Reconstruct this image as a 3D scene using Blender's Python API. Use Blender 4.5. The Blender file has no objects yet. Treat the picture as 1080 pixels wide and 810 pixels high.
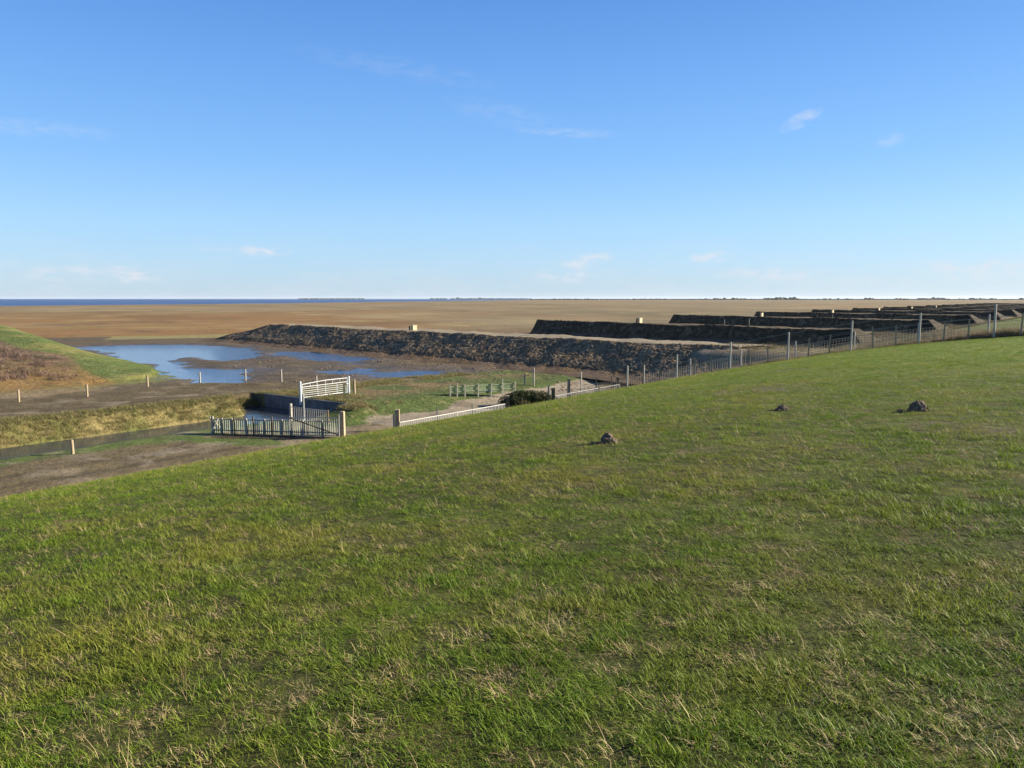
import bpy, bmesh, math, random
import numpy as np
from mathutils import Vector, Matrix, noise as mnoise
random.seed(7); rng = np.random.default_rng(11)
R = math.radians
C = bpy.context.scene.collection
F = 840.0; PITCH = math.atan(90/840); EYE = 6.5

# ------------------------------------------------------------- world frame
# camera foot point is the origin, y looks seaward, z = 0 is the level of the salt marsh.
DX, DY = 0.611, 0.7916                 # direction along the dike
def sp(x, y): return DX*x + DY*y, -DY*x + DX*y
def xy(s, p): return DX*s - DY*p, DY*s + DX*p
def P(u, v, z=0.0):
    a = (u-540)/F; b = (405-v)/F
    c, s_ = math.cos(PITCH), math.sin(PITCH)
    fy = c + b*s_; fz = -s_ + b*c
    t = (z-EYE)/fz
    return Vector((a*t, fy*t, z))

# ------------------------------------------------------------- numpy noise
_T = rng.random((512, 512))
def vnoise(x, y):
    xi = np.floor(x).astype(np.int64); yi = np.floor(y).astype(np.int64)
    fx = x-xi; fy = y-yi; fx = fx*fx*(3-2*fx); fy = fy*fy*(3-2*fy)
    a = _T[xi % 512, yi % 512]; b = _T[(xi+1) % 512, yi % 512]
    c = _T[xi % 512, (yi+1) % 512]; d = _T[(xi+1) % 512, (yi+1) % 512]
    return (a*(1-fx)+b*fx)*(1-fy)+(c*(1-fx)+d*fx)*fy
def fbm(x, y, sc, o=4, off=0.0):
    r = 0; amp = .5; tot = 0; f = 1/sc
    for i in range(o):
        r = r+amp*vnoise(x*f*(1+.013*i)+37.3*i+off, y*f+11.7*i+off*1.7); tot += amp; amp *= .5; f *= 2.03
    return r/tot*2-1
def ss(a, b, x):
    t = np.clip((x-a)/(b-a), 0, 1); return t*t*(3-2*t)
def sdist(x, y, poly):
    """signed distance to a polygon, negative inside"""
    d = np.full(x.shape, 1e9); ins = np.zeros(x.shape, bool); n = len(poly)
    for i in range(n):
        ax, ay = poly[i][0], poly[i][1]; bx, by = poly[(i+1) % n][0], poly[(i+1) % n][1]
        ex, ey = bx-ax, by-ay; wx, wy = x-ax, y-ay
        t = np.clip((wx*ex+wy*ey)/(ex*ex+ey*ey+1e-12), 0, 1)
        d = np.minimum(d, (wx-t*ex)**2+(wy-t*ey)**2)
        c = ((ay > y) != (by > y)) & (x < (bx-ax)*(y-ay)/((by-ay) if by != ay else 1e-12)+ax)
        ins ^= c
    d = np.sqrt(d); return np.where(ins, -d, d)

# ------------------------------------------------------------- terrain shape
PK = np.array([-4000, -60, -45, -16, -9, 0, 5.7, 9.3, 12.9, 16.5, 20, 23.6, 27.2, 29.7, 31.0, 32.5])
ZK = np.array([0, 0, 0, 5.35, 5.3, 4.9, 4.42, 4.0, 3.45, 2.75, 2.02, 1.25, .4, -.2, -.6, -.7])
_pf = np.linspace(-70, 40, 2201); _zf = np.interp(_pf, PK, ZK)
_k = np.exp(-.5*(np.arange(-60, 61)*.05/1.1)**2); _k /= _k.sum()
_zs = np.convolve(np.pad(_zf, 60, mode='edge'), _k, 'valid')
WATER = -.8
PONDS = [[(78,366),(150,363.3),(215,363.6),(250,366.5),(285,375),(268,379),(228,380.5),(200,378),(176,380),(186,386),(222,387.5),(262,388),(276,391.5),(250,397),(266,402.3),(212,402.8),(172,396),(128,379)],
         [(284,371),(330,371.8),(392,378),(380,383.5),(335,381),(300,375)],
         [(392,394.5),(425,391.5),(462,391),(482,394),(452,398),(440,401.5),(430,404.5),(415,399)],
         [(352,391.5),(385,389.5),(380,393),(362,394)]]
PONDW = [[P(u, v, -.05) for u, v in q] for q in PONDS]
def pond_depth(x, y):
    wx = x+fbm(x, y, 4.0, 4, 3.)*2.2; wy = y+fbm(x, y, 4.0, 4, 9.)*2.8
    m = np.full(x.shape, 50.)
    for i, q in enumerate(PONDW): m = np.minimum(m, sdist(wx, wy, q)-(1.6 if i > 1 else 0.))
    return m
NOSE = P(150, 404)
def mound_tn(x, y):
    dx, dy = x-NOSE.x, y-NOSE.y
    return dx*-.70+dy*.714, dx*-.714+dy*-.70
GD = Vector((-.69, .724, 0)).normalized()
STEP = Vector((35.3, 48.0, 0))
tip1 = P(287, 342, 2.6); tip1.z = 0
tip2 = P(565, 337, 2.6); tip2.z = 0
def root_of(tip, pr):
    pt = sp(tip.x, tip.y)[1]; rate = sp(GD.x, GD.y)[1]
    L_ = (pt-pr)/rate; return tip-GD*L_, L_
OFF = Vector((GD.y, -GD.x, 0))
ROOTS = [(root_of(tip1, 28.5)[0]+OFF*2.5, 3.2, 28.5)]+[(root_of(tip2, 38.)[0]+STEP*k+OFF*1.3, 1.8, 38.) for k in range(0)]
def ramps(x, y, p):
    m = np.zeros(np.shape(x))
    for q, hw, pr in ROOTS:
        lat = (x-q.x)*OFF.x+(y-q.y)*OFF.y; far_ = 12. if hw > 3 else 3.5
        m = np.maximum(m, (1-ss(hw-.6, hw+6., -lat))*(1-ss(hw-.6, hw+far_, lat))*(1-ss(pr-1, pr+6, p)))
    return m
def height(x, y, fine=True):
    x = np.asarray(x, float); y = np.asarray(y, float)
    s, p = sp(x, y)
    prof = np.interp(p, _pf, _zs)
    # behind the foot: low strip on the left, rising again to the marsh on the right
    prof = prof-.30*np.exp(-((p-26.5)/4.2)**2)*(1-ss(44, 58, s))
    low = np.interp(s, [-60, 26, 33, 45, 60, 90], [-.62, -.62, -.62, -.55, -.4, -.3])
    back = np.interp(s, [20, 33, 60, 80], [39, 36.5, 35, 34.5])
    rise = low + (0-low)*ss(back-2.2, back+1.5, p)
    rise = np.where(s < 32.6, np.where(p < 39.9, low, 0.0), rise)
    rise = rise+.6*ss(29.0, 32.4, s)*(s < 32.6)*ss(34.5, 36.2, p)*(1-ss(37.3, 38.8, p))
    z = prof + (rise+.7)*ss(31.0, 33.0, p)
    # ditch parallel to the dike, closed by a head wall
    nearb = 39.45 - 1.1*ss(26, 30, s); farb = 42.3 + 3.6*ss(28.5, 31, s)
    wob = .35*fbm(x, y, 2.5, 3, 5.)
    cut = np.minimum(ss(0, .7, p-nearb+wob), 1-ss(0, 2.4, p-farb+wob*1.6-.1))
    cut = np.clip(cut, 0, 1)*(s < 32.45)
    bankrise = .22*np.exp(-((p-45.6)/1.3)**2)*(1-ss(29, 33, s))
    z = np.where(p > 33, (z+bankrise)*(1-cut) + (-1.45)*cut, z)
    # lane beyond the two wire fences
    a = (x-8)*.832-(y-55)*.555; q = (x-8)*.555+(y-55)*.832
    z = z - .5*ss(-3, 4, a)*ss(.15, 1.3, q)*(1-ss(3.0, 7.5, q))
    rm = ramps(x, y, p); z = np.where((p > 5) & (rm > .02), np.maximum(z, 2.5*rm-.02), z)
    # mound at the left
    t, n = mound_tn(x, y)
    hc = 3.15*ss(-5, 60, t)+.9*ss(-2, 26, t)
    z = z + np.maximum(hc, 0)*ss(-7-.06*t, 1.5, n)*(p > 47)*ss(47, 56, p)
    if fine:
        rough = fbm(x, y, 1.6, 4, 1.)*.05+fbm(x, y, 9., 3, 2.)*.05
        fl = ss(33, 36, p)
        r = rough*(.35+.65*fl)
        pd = pond_depth(x, y)
        near = (p > 47) & (p < 160) & (s > 20) & (s < 140)
        pz = -.05+np.clip(pd*.05, -.10, .12)+fbm(x*.45, y*1.2, 1.7, 5, 8.)*.125+.010
        r = np.where(near & (pd < 8), np.where(t > 0, r, r)*0+0, r)
        z = np.where(near & (pd < 8) & (np.maximum(hc, 0)*ss(-7-.06*t, 1.5, n) < .2), pz*(1-ss(4, 8, pd))+(rough)*ss(4, 8, pd), z+r)
    # shore far out
    sh = np.interp(s, [-3000, 290, 512, 872, 1775, 3668, 16000], [700, 815, 880, 1104, 1585, 2695, 9500])
    z = z-2.2*ss(-30, 120, p-sh+fbm(x, y, 300, 3)*60)
    return z

def gz(x, y): return float(height(np.array([x]), np.array([y]))[0])
def hitz(u, v):
    a_ = (u-540)/F; b_ = (405-v)/F; cc, s0 = math.cos(PITCH), math.sin(PITCH)
    d = Vector((a_, cc+b_*s0, -s0+b_*cc)); t_ = 2.
    while t_ < 400 and EYE+d.z*t_ > float(height(d.x*t_, d.y*t_, False)): t_ += .08 if t_ < 90 else .5
    return Vector((d.x*t_, d.y*t_, gz(d.x*t_, d.y*t_)))
# ------------------------------------------------------------- node helpers
class NT:
    def __init__(s, m): s.t = m.node_tree; s.n = s.t.nodes; s.l = s.t.links
    def new(s, ty, **k):
        n = s.n.new(ty)
        for a, b in k.items():
            if a[0] == '_': setattr(n, a[1:], b)
            else: s.put(n.inputs[int(a[1:])] if a[0] == 'i' and a[1:].isdigit() else n.inputs[a.replace('__', ' ')], b)
        return n
    def put(s, sock, v):
        if isinstance(v, bpy.types.NodeSocket): s.l.new(v, sock)
        else: sock.default_value = v
    def math(s, op, a, b=0.0, c=0.0, clamp=False):
        n = s.n.new('ShaderNodeMath'); n.operation = op; n.use_clamp = clamp
        s.put(n.inputs[0], a); s.put(n.inputs[1], b); s.put(n.inputs[2], c); return n.outputs[0]
    def mix(s, f, a, b, mode='MIX'):
        n = s.n.new('ShaderNodeMix'); n.data_type = 'RGBA'; n.blend_type = mode
        s.put(n.inputs[0], f); s.put(n.inputs[6], a); s.put(n.inputs[7], b); return n.outputs[2]
    def noise(s, sc, det=4, vec=None, rough=.55, dist=0):
        n = s.n.new('ShaderNodeTexNoise'); n.inputs['Scale'].default_value = sc; n.inputs['Detail'].default_value = det
        n.inputs['Roughness'].default_value = rough; n.inputs['Distortion'].default_value = dist
        if vec is not None: s.l.new(vec, n.inputs['Vector'])
        return n.outputs['Fac']
    def ramp(s, f, pts):
        n = s.n.new('ShaderNodeValToRGB'); s.put(n.inputs[0], f); e = n.color_ramp.elements
        while len(e) < len(pts): e.new(.5)
        for q, (a, c) in zip(e, pts):
            q.position = a; q.color = (*c, 1) if len(c) == 3 else c
        return n.outputs[0]
    def mr(s, v, a, b, c=0., d=1.):
        n = s.n.new('ShaderNodeMapRange'); s.put(n.inputs[0], v)
        for i, q in enumerate((a, b, c, d)): n.inputs[i+1].default_value = q
        return n.outputs[0]
def newmat(name):
    m = bpy.data.materials.new(name); m.use_nodes = True; nt = NT(m)
    b = nt.n['Principled BSDF']; return m, nt, b
def geo(nt): return nt.new('ShaderNodeNewGeometry').outputs['Position']
def c4(c): return (*c, 1.0)

def simple(name, col, rough=.75, var=.25, sc=12., metal=0., bump=.0, spec=.3):
    m, nt, b = newmat(name); g = nt.new('ShaderNodeTexCoord').outputs['Object']
    n1 = nt.noise(sc, 5, g); n2 = nt.noise(sc*.17, 3, g)
    f = nt.math('ADD', nt.math('MULTIPLY', n1, .6), nt.math('MULTIPLY', n2, .4))
    lo = tuple(c*(1-var) for c in col); hi = tuple(min(1, c*(1+var)) for c in col)
    nt.put(b.inputs['Base Color'], nt.ramp(f, [(.3, lo), (.7, hi)]))
    b.inputs['Roughness'].default_value = rough; b.inputs['Metallic'].default_value = metal
    b.inputs['Specular IOR Level'].default_value = spec
    if bump:
        bn = nt.new('ShaderNodeBump'); bn.inputs['Distance'].default_value = bump; nt.put(bn.inputs['Height'], n1)
        nt.put(b.inputs['Normal'], bn.outputs[0])
    return m

def ground_mat(name, fine=6., amp=.35, bump=.03, bsc=5., tint=None, tsc=.6, far=False):
    m, nt, b = newmat(name); g = geo(nt)
    col = nt.new('ShaderNodeAttribute', _attribute_name='Col'); c = col.outputs['Color']
    n1 = nt.noise(fine, 6, g, .65); n2 = nt.noise(fine*.13, 4, g, .6); n3 = nt.noise(fine*.02, 3, g)
    k = nt.math('ADD', nt.math('ADD', nt.math('MULTIPLY', n1, .45), nt.math('MULTIPLY', n2, .35)), nt.math('MULTIPLY', n3, .2))
    gn = 1. if name == 'dike_turf' else .86; k = nt.mr(k, .3, .7, (1-amp)*gn, (1+amp)*gn)
    vm = nt.new('ShaderNodeVectorMath', _operation='SCALE'); nt.put(vm.inputs[0], c); nt.put(vm.inputs['Scale'], k)
    c = vm.outputs[0]
    if tint:
        for (tc, sc, lo, hi, mx) in tint:
            f = nt.math('MULTIPLY', nt.mr(nt.noise(sc, 5, g, .62, .4), lo, hi), mx)
            c = nt.mix(f, c, c4(tc))
    nt.put(b.inputs['Base Color'], c)
    wet = col.outputs['Alpha']       # 0 = wet, 1 = dry
    nt.put(b.inputs['Roughness'], nt.mr(wet, 0, 1, .28, .95))
    nt.put(b.inputs['Specular IOR Level'], nt.mr(wet, 0, 1, .5, .12))
    h = nt.math('ADD', nt.noise(bsc, 7, g, .68), nt.math('MULTIPLY', nt.noise(bsc*.22, 4, g), 1.5))
    bn = nt.new('ShaderNodeBump'); bn.inputs['Distance'].default_value = bump; bn.inputs['Strength'].default_value = 1
    nt.put(bn.inputs['Height'], h); nt.put(b.inputs['Normal'], bn.outputs[0])
    return m

M = {}
M['marsh'] = ground_mat('salt_marsh_vegetation', 1.6, .33, .25, 1.2,
    tint=[((.27,.215,.12), .006, .5, .6, .75), ((.13,.08,.038), .009, .52, .6, .7), ((.29,.15,.06), .0045, .54, .62, .35), ((.085,.065,.045), .016, .59, .64, .7), ((.28,.215,.10), .035, .52, .64, .7), ((.19,.10,.045), .05, .56, .68, .55), ((.15,.115,.06), .11, .55, .66, .6), ((.16,.17,.05), .018, .6, .68, .5)])
M['mud'] = ground_mat('wet_mud', 3., .5, .16, 1.6, tint=[((.19,.15,.105), .5, .55, .7, .55), ((.05,.038,.026), .9, .56, .68, .7)])
M['turf'] = ground_mat('dike_turf', 38., .6, .10, 20., tint=[((.22,.17,.06), 1.6, .55, .68, .5), ((.045,.07,.012), 2.2, .54, .68, .5), ((.16,.21,.03), .9, .52, .7, .5)])
M['lawn'] = ground_mat('bank_vegetation', 3.5, .45, .2, 3., tint=[((.07,.075,.025), .8, .52, .66, .6), ((.30,.24,.12), 1.1, .55, .7, .5)])
M['track'] = ground_mat('packed_mud_track', 4., .4, .09, 3.5, tint=[((.27,.22,.16), .35, .52, .66, .55), ((.09,.068,.048), .5, .54, .68, .7)])
M['wood'] = simple('weathered_wood', (.32,.25,.16), .8, .35, 9, bump=.004)
M['dark_wood'] = simple('dark_wet_wood', (.10,.075,.05), .85, .4, 9, bump=.004)
M['concrete_post'] = simple('pale_grey_post', (.31,.285,.24), .8, .2, 7)
M['fence_post'] = simple('pale_fence_post', (.42,.39,.33), .75, .2, 7)
M['hurdle'] = simple('pale_hurdle_metal', (.42,.41,.37), .6, .15, 5)
M['net'] = simple('green_stained_slat', (.22,.27,.16), .85, .35, 5)
M['white'] = simple('white_painted_metal', (.47,.49,.50), .5, .12, 4)
M['galv'] = simple('galvanised_metal', (.28,.28,.27), .6, .2, 6, metal=.0)
M['slat'] = simple('bleached_slat', (.27,.255,.21), .85, .3, 6)
M['algae'] = simple('algae_stained_board', (.46,.50,.36), .85, .35, 5)
M['sheet'] = simple('dark_sheet_piling', (.10,.11,.125), .55, .5, 1.4, bump=.01)
M['wire'] = simple('dull_wire', (.32,.29,.24), .7, .1, 6)
M['box'] = simple('cream_box', (.55,.46,.28), .6, .12, 3)
M['earth'] = simple('fresh_earth', (.13,.095,.068), .95, .5, 14, bump=.02)
M['red'] = simple('red_band', (.45,.06,.03), .6, .1, 4)

# ------------------------------------------------------------- object helpers
def tag(o, label=None, cat=None, group=None, kind=None):
    if label: o['label'] = label
    if cat: o['category'] = cat
    if group: o['group'] = group
    if kind: o['kind'] = kind
    return o
def empty(name, loc, rz=0., **k):
    o = bpy.data.objects.new(name, None); C.objects.link(o); o.location = loc; o.rotation_euler = (0, 0, rz)
    o.empty_display_size = .2
    return tag(o, **k)
class MB:
    def __init__(s): s.v = []; s.f = []
    def add(s, vs, fs):
        o = len(s.v); s.v += [tuple(v) for v in vs]; s.f += [tuple(i+o for i in f) for f in fs]; return s
    def box(s, c, d, rz=0., jit=0.):
        cx, cy, cz = c; hx, hy, hz = d[0]/2, d[1]/2, d[2]/2; ca, sa = math.cos(rz), math.sin(rz); vs = []
        for z in (-hz, hz):
            for x, y in ((-hx, -hy), (hx, -hy), (hx, hy), (-hx, hy)):
                j = random.uniform(-jit, jit)
                vs.append((cx+x*ca-y*sa+j, cy+x*sa+y*ca+j, cz+z+j))
        return s.add(vs, [(3,2,1,0),(4,5,6,7),(0,1,5,4),(1,2,6,5),(2,3,7,6),(3,0,4,7)])
    def tube(s, a, b, r, r2=None, n=7, cap=True):
        a = Vector(a); b = Vector(b); r2 = r if r2 is None else r2; d = (b-a).normalized()
        t = Vector((0,0,1)) if abs(d.z) < .9 else Vector((1,0,0)); e = d.cross(t).normalized(); g = d.cross(e)
        vs = [a+(e*math.cos(2*math.pi*i/n)+g*math.sin(2*math.pi*i/n))*r for i in range(n)]
        vs += [b+(e*math.cos(2*math.pi*i/n)+g*math.sin(2*math.pi*i/n))*r2 for i in range(n)]
        fs = [(i, (i+1) % n, n+(i+1) % n, n+i) for i in range(n)]
        if cap: fs += [tuple(range(n-1, -1, -1)), tuple(range(n, 2*n))]
        return s.add(vs, fs)
    def build(s, name, mat, parent=None, smooth=False, **k):
        me = bpy.data.meshes.new(name); me.from_pydata(s.v, [], s.f); me.materials.append(mat)
        if smooth: me.polygons.foreach_set('use_smooth', [True]*len(me.polygons))
        me.validate(); me.update()
        bm = bmesh.new(); bm.from_mesh(me); bmesh.ops.recalc_face_normals(bm, faces=bm.faces); bm.to_mesh(me); bm.free()
        o = bpy.data.objects.new(name, me); C.objects.link(o)
        if parent: o.parent = parent
        return tag(o, **k)
def fast_mesh(name, V, Fq, mat, smooth=True):
    me = bpy.data.meshes.new(name); me.vertices.add(len(V)); me.vertices.foreach_set('co', np.asarray(V, np.float32).ravel())
    n = len(Fq); k = Fq.shape[1]; me.loops.add(n*k); me.loops.foreach_set('vertex_index', Fq.astype(np.int32).ravel())
    me.polygons.add(n); me.polygons.foreach_set('loop_start', (np.arange(n)*k).astype(np.int32))
    me.polygons.foreach_set('use_smooth', np.full(n, smooth)); me.update(calc_edges=True); me.validate()
    me.materials.append(mat)
    o = bpy.data.objects.new(name, me); C.objects.link(o); return o
def setcol(o, col):
    a = o.data.color_attributes.new('Col', 'FLOAT_COLOR', 'POINT'); a.data.foreach_set('color', np.asarray(col, np.float32).ravel())
def gz(x, y): return float(height(np.array([x]), np.array([y]))[0])

# ------------------------------------------------------------- terrain sheet
def axis(lo, hi, st, g, far0, far1):
    a = list(np.arange(lo, hi, st)); d = st
    while a[-1] < far1: d *= g; a.append(a[-1]+d)
    b = []; q = lo; d = st
    while q > far0: d *= g*1.12; q -= d; b.append(q)
    return np.array(b[::-1]+a)
S = axis(-14, 112, .27, 1.055, -4000, 17000)
Pp = axis(-6, 150, .27, 1.05, -4000, 17000)
# put grid lines right where the head wall stands
i0 = np.argmin(abs(S-32.44)); S[i0] = 32.44; S[i0+1] = 32.47
SS, PP = np.meshgrid(S, Pp, indexing='ij')
X, Y = xy(SS, PP); Z = height(X, Y)
ns, npp = SS.shape
x = X.ravel(); y = Y.ravel(); s = SS.ravel(); p = PP.ravel(); z = Z.ravel()
wx = x+fbm(x, y, 5., 4, 21.)*1.3; wy = y+fbm(x, y, 5., 4, 27.)*1.6
ws, wp = sp(wx, wy)
n1 = fbm(x, y, 3., 4, 31.); n2 = fbm(x, y, 25., 4, 33.); n3 = fbm(x, y, 90., 4, 35.)
def L(c): return np.array(c, float)[None, :]
def blend(col, c, m): m = np.clip(m, 0, 1)[:, None]; return col*(1-m)+L(c)*m
dist = np.hypot(x, y)
az = np.degrees(np.arctan2(x, y))
# marsh
col = np.repeat(L((.215,.165,.095)), len(x), 0)
col = blend(col, (.245,.135,.05), (1-ss(-14, 4, az+n3*4))*(1-ss(260, 620, dist+n3*130))*ss(110, 140, dist)*.9)
col = blend(col, (.165,.135,.078), ss(-6, 6, az+n3*5)*(1-ss(350, 700, dist))*.7)
col = blend(col, (.20,.19,.06), ((dist > 132+n2*8) & (dist < 152+n2*8) & (az < -14)).astype(float)*.75)
dry = np.ones(len(x))
# mudflat
MF = [P(u, v) for u, v in [(20,357),(120,355),(250,356.5),(330,352),(480,352),(700,350),(860,352),(900,352),(820,380),(745,396),(690,403),(622,414),(560,408),(470,404.5),(430,410),(380,408),(300,407),(238,402),(190,406),(150,418),(90,392)]]
mud = 1-ss(-.5, .8, sdist(wx, wy, MF)); 
mudz = mud
col = blend(col, (.11,.082,.047), mud); dry = dry*(1-mud*.12)
col = blend(col, (.26,.225,.09), (sdist(wx, wy, [P(u, v) for u, v in [(105,358.5),(180,356.8),(250,356),(300,352.5),(250,352),(120,355)]]) < 0).astype(float)*.9)
pdp = pond_depth(x, y)
wetb = (1-ss(0, 5, pdp))*mud*(dist < 220)
col = blend(col, (.085,.068,.05), wetb*.6); dry = dry*(1-wetb*.4)
# ground between the embankments, dull brown
fieldm = ((p > 38) & (p < 125) & (s > 95)).astype(float)*(1-ss(80, 92+n2*6, p))
col = blend(col, (.10,.073,.045), fieldm*.85)
col = blend(col, (.055,.04,.026), ((p > 36) & (p < 100) & (s > 125)).astype(float)*ss(125, 170, s)*(1-ss(72, 98+n2*6, p))*.8)
# track left
trk = ((wp > 46.3) & (wp < 57.5+2*n1) & (s < 42)).astype(float)*(1-ss(34, 40, s+n1*3))
col = blend(col, (.115,.088,.046), trk)
for p0 in (49.2, 51.1): col = blend(col, (.075,.058,.036), trk*np.exp(-((wp-p0+.6*n2)/.28)**2)*.75)
# strip at the dike foot, left
st = ((p > 30.5) & (wp < 39.9)).astype(float)*(1-ss(27, 33, s))
col = blend(col, (.135,.105,.056), st)
for p0 in (33.6, 35.5): col = blend(col, (.07,.054,.032), st*np.exp(-((p-p0+.5*n2+.3*n1)/.3)**2)*.8)
col = blend(col, (.24,.195,.12), st*ss(.12, .3, fbm(x, y, 6., 4, 14.))*.6)
col = blend(col, (.085,.125,.03), ((wp > 37.6+.5*n1) & (p < 40.2) & (s < 33)).astype(float)*.8)
rampg = ((p > 34.2) & (p < 40) & (s > 28.5) & (s < 32.6) & (fbm(x, y, 1.5, 3, 13.) > -.25)).astype(float); col = blend(col, (.085,.115,.03), rampg)
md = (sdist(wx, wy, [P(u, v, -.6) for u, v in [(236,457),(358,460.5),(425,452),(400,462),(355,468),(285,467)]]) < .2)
col = blend(col, (.055,.042,.028), md*ss(-.35, .1, n1)*.9)  # dark mud, with the slatted fence's shadow strip painted into the colour
md = (sdist(wx, wy, [P(u, v, -.6) for u, v in [(190,462),(226,458.5),(285,462),(300,467),(262,470)]]) < .1)
col = blend(col, (.09,.13,.03), md*.9)
# banks
bank = ((p >= 40.2) & (wp < 46.4+.8*n1) & (s < 32.5)).astype(float)
col = blend(col, (.23,.185,.075), bank)
col = blend(col, (.11,.125,.035), bank*ss(.0, .25, n1)*.75)
# lawn beyond the head wall
lawn = ((wp > 35.2) & (wp < 46.5-1.5*ss(38, 50, ws)) & (s > 32.44) & (wp < 47) & (ws < 57)).astype(float)
lawn = lawn*(1-ss(44, 47, wp+n1))
col = blend(col, (.08,.108,.03), lawn); dry = np.maximum(dry, lawn)
col = blend(col, (.20,.13,.07), lawn*ss(-.2, .2, n1+.4*n2)*ss(37, 42, p)*.85)
tuft = np.exp(-((wp-46)/1.5)**2)*(s > 36)*(s < 50)
col = blend(col, (.2,.15,.075), tuft*.8)
# path along the foot
pathm = (((wp > 31.0) & (wp < 35.3) & (s > 31) & (s < 62))).astype(float)
col = blend(col, (.27,.225,.165), pathm*.9)
# berm of flotsam and dead grass beyond the fences
aa = (x-8)*.832-(y-55)*.555; qq = (x-8)*.555+(y-55)*.832
berm = ((wp > 22.5) & (wp < np.interp(s, [55, 75, 110], [31.5, 35, 39.5])) & (qq > .2)).astype(float)*ss(52, 60, s)
berm = np.maximum(berm, (ramps(wx, wy, wp) > .12)*(qq > 3)*(wp > 14))
col = blend(col, (.20,.15,.095), berm)
col = blend(col, (.085,.07,.035), berm*ss(88, 112, s))
col = blend(col, (.28,.215,.15), berm*(1-ss(85, 105, s))*(wp > 23.5))
col = blend(col, (.10,.075,.045), berm*ss(.02, .25, fbm(x, y, 3.5, 4, 44.))*.7)
col = blend(col, (.13,.13,.045), berm*ss(.1, .3, fbm(x, y, 7., 4, 46.))*.5)
# mound at left
t, n = mound_tn(x, y)
tt, nn = mound_tn(wx, wy)
hm = 3.15*ss(-5, 60, t)+.9*ss(-2, 26, t); hm = hm*ss(-7-.06*t, 1.5, n)*(p > 47)*ss(47, 56, p)
mo = ss(.02, .12, hm)*(t < 160)
col = blend(col, (.20,.125,.055), mo)
gr = mo*ss(-9.5, -8.5, nn-.05*tt)*(1-ss(4.5+.07*tt.clip(0, 40), 6.5+.07*tt.clip(0, 40), nn))
col = blend(col, (.10,.135,.035), gr)
col = blend(col, (.20,.19,.06), gr*ss(.0, .35, n2)*.7)
BROWN = [hitz(u_, v_) for u_, v_ in [(-60,340),(0,361),(45,372),(90,389),(108,398),(150,408.5),(80,419.5),(0,429),(-60,436)]]
brn = mo*(1-ss(-.6, .6, sdist(wx, wy, BROWN)))
gr = mo*(1-brn); col = blend(col, (.10,.135,.035), gr); col = blend(col, (.20,.19,.06), gr*ss(.0, .3, n2+.5*n1)*.8)
col = blend(col, (.235,.145,.055), brn)
hs = mo*(1-gr)*ss(6, 15, t+n1*4)
col = blend(col, (.145,.10,.075), hs*.8)
col = blend(col, (.06,.042,.03), hs*ss(.05, .3, fbm(x, y, 2.4, 3, 77.))*.75)
dry = np.maximum(dry, mo)
# dike turf
tf = ((p < 30.4+.5*n1) & (p > -60)).astype(float)*(1-berm)
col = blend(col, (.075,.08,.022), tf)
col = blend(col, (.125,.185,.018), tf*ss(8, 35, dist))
col = blend(col, (.20,.155,.08), tf*ss(-.2, 1.8, q_ := qq*.0+((qq > -.15) & (qq < 6.5)).astype(float)*ss(-4, 2, aa)*1.8)*.85)
col = blend(col, (.13,.125,.045), tf*(qq > 6).astype(float)*.6)
for (u, v, r_) in ((806,411,1.6),(976,447,.55),(1068,451,.5),(741,473,.3),(815,392,1.2)):
    # bare worn spots, placed on the slope
    a_ = (u-540)/F; b_ = (405-v)/F; cc, s0 = math.cos(PITCH), math.sin(PITCH)
    dirv = Vector((a_, cc+b_*s0, -s0+b_*cc)); tq = 2.
    while tq < 90 and EYE+dirv.z*tq > gz(dirv.x*tq, dirv.y*tq): tq += .1
    bx, by = dirv.x*tq, dirv.y*tq
    m_ = (1-ss(.5, 1.3, np.hypot(wx-bx+(x-wx)*.6, wy-by+(y-wy)*.6)/r_))*ss(-.3, .2, fbm(x, y, .7, 3, 55.))
    col = blend(col, (.15,.115,.08), m_)
dry = np.where(tf > .5, 1, dry)
sand = ((z < -.02) & (dist > 500)).astype(float)
V = np.stack([x, y, z], 1)
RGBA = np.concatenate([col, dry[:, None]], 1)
idx = np.arange(ns*npp).reshape(ns, npp)
Q = np.stack([idx[:-1, :-1], idx[:-1, 1:], idx[1:, 1:], idx[1:, :-1]], -1).reshape(-1, 4)[:, ::-1]
fc = Q.min(1)     # classify a face by one corner
cs, cp = s[fc], p[fc]
cls = np.zeros(len(Q), int)                      # 0 marsh
cls[(mud[fc] > .5)] = 1                          # mudflat
cls[(trk[fc] > .5) | ((cp > 30.4) & (cp < 39.9) & (cs < 33)) | (pathm[fc] > .5)] = 2
cls[(rampg[fc] > .5) | (bank[fc] > .5) | (lawn[fc] > .5) | (tuft[fc] > .5)] = 3
cls[(mo[fc] > .5)] = 4
cls[(cp < 30.4)] = 5
for k, (nm, mt) in enumerate([('salt_marsh', 'marsh'), ('mudflat', 'mud'), ('mud_track', 'track'), ('ditch_bank', 'lawn'), ('grassy_mound', 'lawn'), ('dike_slope', 'turf')]):
    q = Q[cls == k]
    if not len(q): continue
    u_, inv = np.unique(q, return_inverse=True)
    o = fast_mesh(nm, V[u_], inv.reshape(-1, 4), M[mt]); setcol(o, RGBA[u_]); tag(o, kind='structure')

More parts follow.
